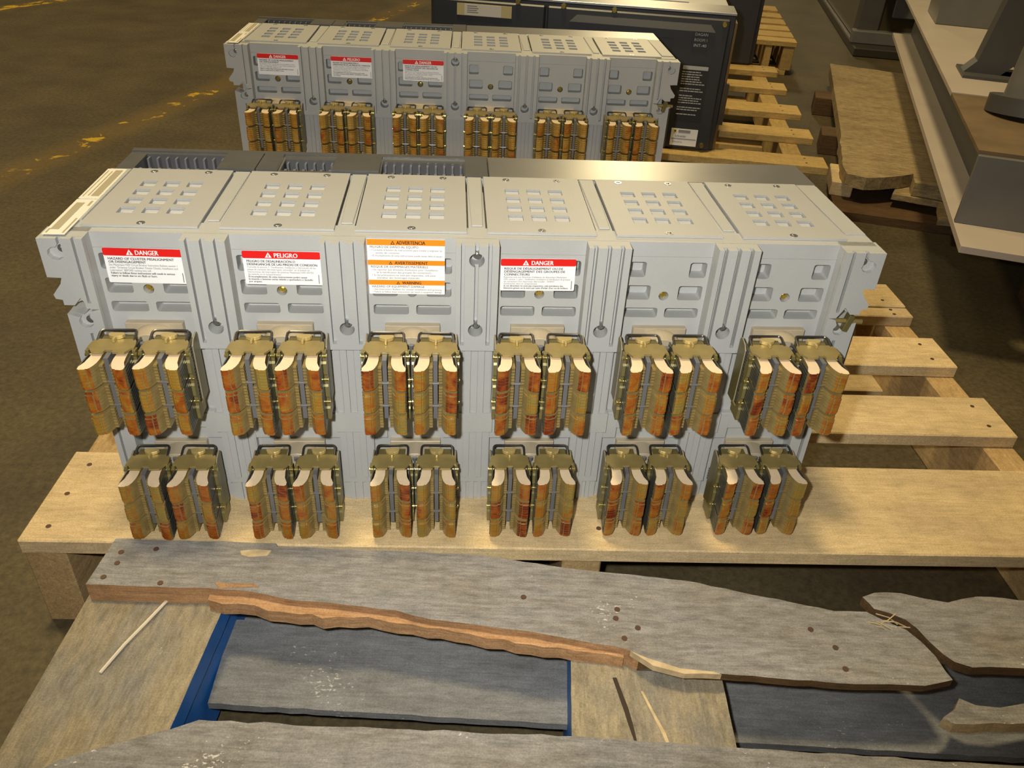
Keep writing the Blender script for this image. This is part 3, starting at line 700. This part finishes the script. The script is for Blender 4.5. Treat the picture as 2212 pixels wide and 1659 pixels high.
# far pallet
p3 = thing('wooden_pallet', 'farthest yellow slatted pallet, beyond the black breaker', 'pallet', (1.250, 2.470, 0), math.radians(-13.0))
for a, b in ((0.0,0.075),(0.100,0.20),(0.235,0.33),(0.375,0.48),(0.53,0.63),(0.70,0.82)): board('deck_board', p3, -1.0, 0.0, a, b, D0, D1, GOLDP_X)
for x0, x1 in ((-0.045,-0.004),(-0.11,-0.085),(-0.52,-0.48),(-0.99,-0.95)): board('stringer', p3, x0, x1, 0.004, 0.80, 0.018, D0, GOLDP_Y)
for a, b in ((0.004,0.09),(0.70,0.80)): board('bottom_board', p3, -1.0, -0.02, a, b, 0.0, 0.018, GOLDP_X)

# ------------------------------------------------------------------ black breakers seen from their front
def make_black(name, label, loc, rz, w, full):
    t = thing(name, label, 'circuit breaker', loc, rz)
    H = 0.295
    part('case', MB().box(-w, 0, 0.0, 0.10, 0, H-0.004), CASEB, t, bevel=0.002)
    part('rear_housing', MB().box(-w+0.01, -0.01, 0.10, 0.24, 0, H), GREY, t, bevel=0.002)
    n = max(1, int(w/PIT))
    for i in range(n):
        c = -w+0.06+i*PIT
        link('vent_panel', PANELM, t, (c, 0.095, 0.0005))
    part('front_cover', MB().box(-0.405 if full else -w+0.01, -0.012, -0.018, 0, 0.004, H-0.010), CASEB, t, bevel=0.003)
    if full:
        part('front_cover', MB().box(-w+0.008, -0.410, -0.018, 0, 0.004, H-0.010), CASEB, t, bevel=0.003)
        part('cover_ledge', MB().prism([(-0.355,H-0.0365),(-0.040,H-0.0365),(-0.052,H-0.0225),(-0.340,H-0.0225)], -0.024, -0.018, 'y'), mat('ledge_grey', (0.20,0.19,0.16), 0.35, 0.5), t)
        part('recessed_window', MB().box(-0.150, -0.126, -0.0195, -0.018, 0.160, 0.240), DARK, t)
        nm = part('name_plate', MB().box(-0.0860, -0.0520, -0.0200, -0.018, 0.2240, 0.2575), DARK, t)
        for k, s in enumerate(('DAGAN', 'ROOM 1', 'INT-40')):
            put_text('name_text', s, 0.0085, mat('engraved_white', (0.55,0.55,0.5), 0.5), nm, (-0.0825, -0.0204, 0.2495-k*0.0112), fit=0.027)
        rp = part('rating_panel', MB().box(-0.0985, -0.0400, -0.0190, -0.018, 0.0700, 0.1900), mat('rating_black', (0.018,0.018,0.02), 0.4), t)
        pr = mat('rating_print', (0.50,0.50,0.48), 0.5)
        part('printed_band', MB().box(-0.097, -0.042, -0.0194, -0.019, 0.1790, 0.1870), pr, rp)
        rr = random.Random(3)
        for k in range(19):
            z = 0.1730-k*0.0051
            if k in (6, 9, 14, 17): continue
            mb = MB(); x = -0.097
            end = -0.097 + rr.choice((0.030, 0.040, 0.052, 0.045))
            while x < end:
                l = rr.uniform(0.003, 0.009); mb.box(x, min(x+l, end), -0.0194, -0.019, z, z+0.0020); x += l+0.0012
            part('printed_line', mb, pr, rp)
        ml = part('maker_label', MB().box(-0.1010, -0.0410, -0.0195, -0.018, 0.0110, 0.0490), WHITE, t)
        part('maker_emblem', MB().box(-0.0960, -0.0890, -0.0200, -0.0195, 0.0400, 0.0475), YEL, ml)
        part('maker_emblem', MB().prism(rrect(-0.0942,-0.0908,0.0420,0.0456,0.001), -0.0203, -0.0200, 'y'), INK, ml)
        part('maker_print', MB().box(-0.0850, -0.0580, -0.0199, -0.0195, 0.0405, 0.0470), mat('print_grey', (0.30,0.29,0.27), 0.5), ml)
        put_text('maker_text', 'Schneider', 0.0075, INK, ml, (-0.0920, -0.0199, 0.0305), fit=0.026)
        part('maker_rule', MB().box(-0.0990, -0.0430, -0.0198, -0.0195, 0.0255, 0.0275), mat('print_grey', (0.3,0.3,0.3), 0.5), ml)
        put_text('maker_text', 'Electric', 0.006, GINK, ml, (-0.0960, -0.0199, 0.0175), fit=0.022)
        sl = part('stuck_note', MB().box(-0.6050, -0.4830, -0.0202, -0.018, 0.2540, 0.2780), TAPE, t)
        part('note_paper', MB().box(-0.5880, -0.5060, -0.0208, -0.0202, 0.2545, 0.2775), mat('note_white', (0.66,0.62,0.55), 0.6), sl)
        mb = MB()
        for k in range(4): mb.box(-0.5820, -0.5600+0.003*(k % 2), -0.0210, -0.0208, 0.2730-k*0.0042, 0.2742-k*0.0042)
        part('note_writing', mb, GINK, sl)
        bm_ = MB().cyl((0,0,0),(0,-0.006,0),0.0062,14,0.0045).mesh('cover_screw', GOLD, smooth=True)
        for x, z in ((-0.024, H-0.020), (-0.028, 0.015), (-0.260, H-0.008), (-0.370, H-0.008), (-0.470, H-0.006), (-0.05-0.20, 0.015)):
            link('cover_screw', bm_, t, (x, -0.018, z))
        part('top_trim', MB().box(-w, 0, -0.004, 0.096, H-0.004, H+0.001), SHEET, t, bevel=0.0006)
        part('side_flange', MB().box(0, 0.006, 0.010, 0.10, 0.0, H-0.02), mat('flange_bronze', (0.22,0.14,0.06), 0.35, 0.7), t)
        part('side_flange', MB().box(0.0, 0.012, 0.0, 0.012, 0.06, 0.150), STEEL, t)
    else:
        part('side_label', MB().box(0.0, 0.0006, 0.02, 0.05, 0.02, 0.085), mat('note_white', (0.66,0.62,0.55), 0.6), t)
    return t
make_black('circuit_breaker', 'black-fronted breaker turned front side to the camera, with taped paper note and white maker label', (0.5830, 1.1840, DECK-0.002), rz2, 0.668, True)
make_black('circuit_breaker', 'black breaker half hidden behind the black-fronted one, only its dark end showing', (0.960, 2.090, DECK-0.002), rz2, 0.55, False)

# ------------------------------------------------------------------ broken weathered pallet in the foreground
RG = math.radians(-4.4)
g = thing('broken_pallet', 'broken grey weathered pallet with blue-painted sides in the foreground', 'pallet', (-0.35, -0.08, 0), RG)
def GL(pts):                                   # plan coordinates -> pallet coordinates
    c, s = math.cos(-RG), math.sin(-RG)
    return [(c*(x+0.35)-s*(y+0.08), s*(x+0.35)+c*(y+0.08)) for x, y in pts]
def rough_edge(pts, step=0.012, amp=0.0016, seed=1):
    rr = random.Random(seed); out = []
    for i, (x, y) in enumerate(pts):
        out.append((x, y)); 
        if i+1 < len(pts):
            X, Y = pts[i+1]; l = math.hypot(X-x, Y-y); n = int(l/step)
            for k in range(1, n): 
                t = k/n; out.append((x+(X-x)*t+rr.uniform(-amp, amp)*.4, y+(Y-y)*t+rr.uniform(-amp, amp)))
    return out
def slab(name, pts, z0, z1, mats, front_raw=False, seed=1, amp=0.0012, parent=None, raw_to=None):
    P = GL(rough_edge(pts, seed=seed, amp=amp)); cx = sum(p[0] for p in P)/len(P); cy = sum(p[1] for p in P)/len(P)
    mb = MB().prism([(x-cx, y-cy) for x, y in P], z0-(z0+z1)/2, z1-(z0+z1)/2, 'z', mi=0, mside=1 if front_raw else 0)
    me = mb.mesh(name, mats)
    if raw_to is not None:
        for v in me.vertices:
            if v.co.z < 0 and v.co.x+cx > raw_to: v.co.z += 0.013
        for p in me.polygons:
            if p.material_index == 1 and (p.center.x+cx > raw_to or p.normal.y > 0.3): p.material_index = 2 if len(mats) > 2 and p.normal.y < 0.3 else 0
    return link(name, me, parent or g, (cx, cy, (z0+z1)/2))
ZT = ZF-0.285; ZB = ZT-0.021
slab('deck_board', [(-0.3421,-0.0802),(-0.19,-0.0885),(-0.188,-0.0925),(0.002,-0.1065),(0.0845,-0.1240),(0.200,-0.1425),(0.330,-0.1815),(0.3600,-0.1830),(0.3720,-0.1930),(0.3880,-0.2040),(0.3960,-0.2180),
   (0.4010,-0.2330),(0.4020,-0.2480),(0.4040,-0.2570),(0.3770,-0.2620),(0.3183,-0.2590),(0.2075,-0.2460),(0.1800,-0.2440),(0.1500,-0.2330),(0.1300,-0.2190),(0.0500,-0.1990),(0.0000,-0.1900),(-0.039,-0.1835),(-0.070,-0.1730),(-0.100,-0.1680),(-0.1672,-0.1585),(-0.2000,-0.1490),(-0.2403,-0.1440),(-0.3493,-0.1377)],
   ZB, ZT, [WEATH_X, RAW_X, DARKW_X], True, seed=2, amp=0.0007, raw_to=0.50)  # dark wood on the right front edge paints in its shadow line
slab('deck_board', [(0.3610,-0.1690),(0.3750,-0.1640),(0.4000,-0.1650),(0.4200,-0.1720),(0.4400,-0.1770),(0.4560,-0.1730),(0.4720,-0.1705),(0.56,-0.182),(0.70,-0.190),(0.69,-0.265),(0.4700,-0.2500),(0.4250,-0.2480),(0.4120,-0.2420),(0.4060,-0.2340),(0.4000,-0.2200),(0.3960,-0.2060),(0.3900,-0.1960),(0.3780,-0.1880),(0.3660,-0.1830),(0.3640,-0.1760)],
   ZT-0.006, ZT+0.004, [WEATH_X, DARKW_X], True, seed=5)
slab('split_edge', [(-0.2400,-0.1420),(-0.2000,-0.1470),(-0.1672,-0.1560),(-0.1000,-0.1660),(-0.0390,-0.1810),(0.0000,-0.1880),(0.1290,-0.2150),(0.1280,-0.2220),(0.0600,-0.2095),(0.0250,-0.2000),(0.0100,-0.1990),(-0.0050,-0.1935),(-0.0420,-0.1865),(-0.0950,-0.1730),(-0.1350,-0.1740),(-0.1450,-0.1690),(-0.1700,-0.1660),(-0.2400,-0.1505)],
   ZB-0.001, ZB+0.013, [RAW_X, RAW_X], seed=8, amp=0.0022)
slab('split_edge', [(0.3930,-0.2770),(0.4080,-0.2690),(0.4170,-0.2590),(0.4280,-0.2660),(0.4480,-0.2690),(0.4800,-0.2640),(0.60,-0.268),(0.60,-0.290),(0.4350,-0.2830),(0.4000,-0.2830)], ZB-0.014, ZB-0.002, [WEATH_X, PINE_X], True, seed=9)
ny = [(-0.3300,-0.3240),(-0.3065,-0.3066),(-0.2700,-0.2950),(-0.2335,-0.2844),(-0.2147,-0.2771),(-0.0651,-0.2893),(0.0744,-0.2993),(0.1992,-0.3127),(0.4202,-0.3348),(0.70,-0.358),(0.69,-0.455),(-0.34,-0.40),(-0.36,-0.345)]
slab('deck_board', ny, ZB, ZT, [WEATH_X, PINE_X], True, seed=11, amp=0.001)
ZY = ZB-0.0005
slab('cross_board', [(-0.350,-0.086),(-0.224,-0.094),(-0.2292,-0.1519),(-0.2421,-0.2678),(-0.2560,-0.4200),(-0.3760,-0.4150),(-0.3652,-0.2838),(-0.3541,-0.1387)], ZY-0.021, ZY, [WEATH_Y, BLUE], True, seed=13, amp=0.0006)
slab('cross_board', [(0.0955,-0.125),(0.2200,-0.150),(0.2142,-0.2273),(0.2082,-0.2972),(0.1960,-0.43),(0.0640,-0.42),(0.0762,-0.2852),(0.0859,-0.1949)], ZY-0.021, ZY, [WEATH_Y, BLUE], True, seed=14, amp=0.0006)
slab('cross_board', [(0.5600,-0.175),(0.6900,-0.195),(0.6700,-0.47),(0.5350,-0.46)], ZY-0.021, ZY, [WEATH_Y, BLUE], True, seed=15, amp=0.0006)
for pts in ([(-0.348,-0.088),(-0.2275,-0.096),(-0.2585,-0.4200),(-0.3740,-0.4150)], [(0.0945,-0.127),(0.2190,-0.150),(0.1945,-0.43),(0.0625,-0.42)], [(0.5620,-0.177),(0.6880,-0.195),(0.6690,-0.47),(0.5370,-0.46)]):
    slab('blue_block', pts, 0.013, ZY-0.0235, [BLUE, BLUE], seed=17, amp=0.0004)
ZL = ZF-0.356
for pts, z, sd in (([(-0.2330,-0.1205),(0.0881,-0.1500),(0.70,-0.2030),(0.69,-0.305),(0.2286,-0.2646),(0.0778,-0.2424),(-0.2350,-0.2130)], ZL, 21),
               ([(-0.2300,-0.0950),(0.0930,-0.124),(0.0915,-0.143),(-0.2320,-0.1140)], ZL-0.020, 22),
               ([(-0.22,-0.272),(0.70,-0.352),(0.69,-0.43),(-0.22,-0.35)], ZL-0.020, 23)):
    slab('lower_board', pts, z-0.008, z, [SLATE_X, SLATE_X], seed=sd, amp=0.0006)
for x, y in ((-0.331,-0.0985),(-0.300,-0.0950),(-0.330,-0.1125),(-0.3365,-0.1295),(-0.284,-0.1375),(0.1290,-0.176),(0.126,-0.186),(0.1440,-0.197),(0.300,-0.2020),(0.315,-0.222),(0.315,-0.244),(0.130,-0.208),(0.045,-0.160)):
    (a, b), = GL([(x, y)]); link('nail', NAILM, g, (a, b, ZT+0.0002))
PALE = mat('pale_torn_wood', (0.55, 0.42, 0.24), 0.8, noise=0.35, nscale=120)
CRK = mat('crack_dark', (0.035, 0.022, 0.012), 0.9)
slab('torn_patch', [(-0.2215,-0.0985),(-0.2060,-0.0970),(-0.1920,-0.0985),(-0.1950,-0.1050),(-0.2120,-0.1065),(-0.2190,-0.1040)], ZT-0.002, ZT+0.0006, [PALE, PALE], seed=41, amp=0.0015)
slab('torn_patch', [(-0.2360,-0.1375),(-0.2000,-0.1400),(-0.1950,-0.1440),(-0.2300,-0.1450)], ZT-0.002, ZT+0.0005, [RAW_X, RAW_X], seed=42, amp=0.001)
slab('torn_patch', [(0.1330,-0.2215),(0.1460,-0.2290),(0.1720,-0.2400),(0.2000,-0.2440),(0.2060,-0.2470),(0.1750,-0.2455),(0.1500,-0.2370)], ZT-0.006, ZT+0.0004, [PALE, PALE], seed=43, amp=0.0012)
slab('crack', [(0.1180,-0.232),(0.1215,-0.232),(0.1265,-0.262),(0.1300,-0.315),(0.1285,-0.315),(0.1225,-0.264)], ZY-0.004, ZY+0.0004, [CRK, CRK], seed=44, amp=0.0008)
slab('crack', [(0.1400,-0.246),(0.1420,-0.246),(0.1530,-0.285),(0.1580,-0.316),(0.1560,-0.316),(0.1500,-0.286)], ZY-0.004, ZY+0.0004, [PALE, PALE], seed=45, amp=0.0008)
rs = random.Random(12)
for k in range(9):
    x, y = 0.366+rs.uniform(-.010, .022), -0.1855-rs.uniform(0, .016)
    (a, b), = GL([(x, y)]); l = rs.uniform(0.008, 0.016)
    o = link('splinter', MB().tube([(-l,0,0),(0,rs.uniform(-.001,.001),rs.uniform(0,.003)),(l*.8,0,rs.uniform(-.002,.006))], 0.0006, 4).mesh('splinter', PALE), g, (a, b, ZT-0.001))
    o.rotation_euler = (0, 0, rs.uniform(-0.9, 0.5))
stick = tag(link('wood_splinter', MB().tube([(-0.045,-0.004,0.0015),(-0.015,-0.001,0.0030),(0.012,0.0,0.0035),(0.040,0.003,0.0020)], 0.0014, 5).mesh('wood_splinter', mat('pale_splinter', (0.62,0.55,0.42), 0.7))), 'thin pale wood splinter lying on the left grey board', 'splinter')
stick.location = (-0.296, -0.176, ZY+0.0002); stick.rotation_euler = (0, 0, math.radians(62))

# ------------------------------------------------------------------ old rough pallet at the right
op_ = thing('wooden_pallet', 'old rough stained pallet with a broken corner, left of the steel skid', 'pallet', (0.90, 1.14, 0), math.radians(-19.5))
def OL(pts):
    c, s = math.cos(math.radians(19.5)), math.sin(math.radians(19.5))
    return [(c*(x-0.90)-s*(y-1.14), s*(x-0.90)+c*(y-1.14)) for x, y in pts]
zt = ZF-0.33
plank = [(1.3201,2.3082),(1.60,2.15),(1.48,1.80),(1.30,1.37),(1.13,1.01),(1.0977,1.0676),(1.0440,1.0930),(1.0700,1.155),(1.000,1.130),(0.9803,1.1240),(0.940,1.120),(0.9030,1.1452),(0.915,1.20),(0.96,1.32),(1.02,1.47)]
def slab2(name, pts, z0, z1, M, seed, amp=0.006, side=None):
    P = OL(rough_edge(pts, step=0.03, seed=seed, amp=amp))
    return link(name, MB().prism(P, z0, z1, 'z', mside=None if side is None else 1).mesh(name, [M] + ([side] if side else [])), op_)
slab2('deck_board', plank, zt-0.030, zt, OLD_Y, 31, side=OLD_Y)
slab2('deck_board', [(1.005,1.105),(1.095,1.060),(1.040,0.955),(1.150,0.930),(1.30,1.30),(1.10,1.25)], zt-0.045, zt-0.032, OLD_Y, 33, amp=0.004)
slab2('lower_board', [(0.863,1.077),(1.40,0.900),(1.46,1.07),(0.92,1.26)], 0.0, 0.020, DARKW_X, 34, amp=0.001)
for (x, y), (lx, ly) in (((1.200,1.985),(0.09,0.10)), ((1.065,1.580),(0.09,0.09)), ((0.935,1.235),(0.05,0.14)), ((1.40,1.80),(0.10,0.10)), ((1.22,1.30),(0.10,0.10))):
    (a, b), = OL([(x, y)]); board('block', op_, a-lx/2, a+lx/2, b-ly/2, b+ly/2, 0.020 if y < 1.4 else 0.0, zt-0.030, DARKW_X if y > 1.3 else PINE_X, bevel=0.002)

# ------------------------------------------------------------------ steel skid at the right edge
sk_rz = math.atan2(-0.372, 0.928)      # local +y runs away from the camera along the beam
sk = thing('steel_skid', 'grey steel machine skid with light flange beam at the right edge', 'machine base', (0.7918, 0.4948, 0), sk_rz)
zf = ZF-0.22
PINK = mat('skid_primer', (0.50, 0.43, 0.36), 0.5, noise=0.10, nscale=9)
SKG = mat('skid_grey', (0.17, 0.165, 0.155), 0.42, 0.1, noise=0.15, nscale=20)
SKD = mat('skid_dark', (0.075, 0.072, 0.068), 0.5, noise=0.15, nscale=16)
SKB = mat('skid_rusty_deck', (0.20, 0.135, 0.065), 0.65, noise=0.35, nscale=14)
hole = circ(0.130, 0.065, 0.018, 16)
part('bottom_flange', MB().prism([(0,0),(0.62,0),(0.62,1.95),(0,1.95)], zf-0.012, zf, 'z', holes=[hole]), PINK, sk, bevel=0.001)
part('web', MB().box(0.058, 0.066, 0.114, 1.95, zf, zf+0.116), SKD, sk)  # dark material paints in the shadow under the top flange
part('end_plate', MB().box(0.001, 0.62, 0.104, 0.114, zf, zf+0.116), SKG, sk, bevel=0.001)
part('deck_plate', MB().box(0.0, 0.62, 0.114, 0.51, zf+0.116, zf+0.122), SKB, sk)
part('base_plate', MB().box(0.0, 0.90, 0.51, 1.95, zf+0.116, zf+0.124), PINK, sk)
part('pedestal', MB().box(0.045, 0.20, 1.36, 1.60, zf+0.124, zf+0.40), SKG, sk, bevel=0.002)
zz = zf+0.124
part('gusset_foot', MB().prism([(0.036,zz),(0.20,zz),(0.26,zz+0.18),(0.26,zz+0.30),(0.10,zz+0.30),(0.062,zz+0.030)], 0.700, 0.750, 'y', holes=[[(0.115,zz+0.006),(0.152,zz+0.006),(0.138,zz+0.030)]]), SKD, sk)
part('foot_pad', MB().box(0.036, 0.24, 0.66, 0.78, zz, zz+0.006), SKD, sk)
part('pipe', MB().cyl((0.118,0.40,zz+0.012),(0.150,0.46,zz+0.36),0.050,24), SKG, sk, smooth=True)
part('pipe_flange', MB().cyl((0.117,0.396,zz-0.002),(0.1175,0.400,zz+0.028),0.072,28), SKD, sk, smooth=True)
board('support_timber', sk, 0.20, 0.62, 0.20, 0.30, 0.0, zf-0.012, DARKW_X)
board('support_timber', sk, 0.20, 0.62, 1.55, 1.65, 0.0, zf-0.012, DARKW_X)

# ------------------------------------------------------------------ dark cabinet at the back
cb = thing('machine_cabinet', 'dark steel cabinet on a low plinth behind the old rough pallet', 'cabinet', (1.66, 2.863, 0), math.radians(-15.5))
part('plinth', MB().box(0.0, 0.9, 0.0, 1.7, 0.0, 0.035), mat('plinth_dark', (0.05,0.042,0.03), 0.4, 0.3), cb, bevel=0.004)
part('plinth_rail', MB().box(-0.005, 0.9, 0.10, 0.16, 0.035, 0.085), SKG, cb, bevel=0.003)
part('body', MB().box(0.02, 0.9, 0.16, 1.7, 0.035, 1.0), mat('cabinet_olive', (0.095,0.075,0.035), 0.25, 0.2, noise=0.4, nscale=6), cb, bevel=0.004)
part('corner_post', MB().box(0.012, 0.10, 0.14, 0.24, 0.035, 1.0), SKD, cb, bevel=0.004)
part('front_panel', MB().box(0.14, 0.60, 0.135, 0.162, 0.14, 1.0), mat('cabinet_grey', (0.12,0.115,0.11), 0.4), cb, bevel=0.003)
part('hose_coupling', MB().cyl((0.12,0.12,0.30),(0.12,0.06,0.30),0.045,16).cyl((0.12,0.06,0.30),(0.12,0.03,0.26),0.030,12), DARK, cb, smooth=True)
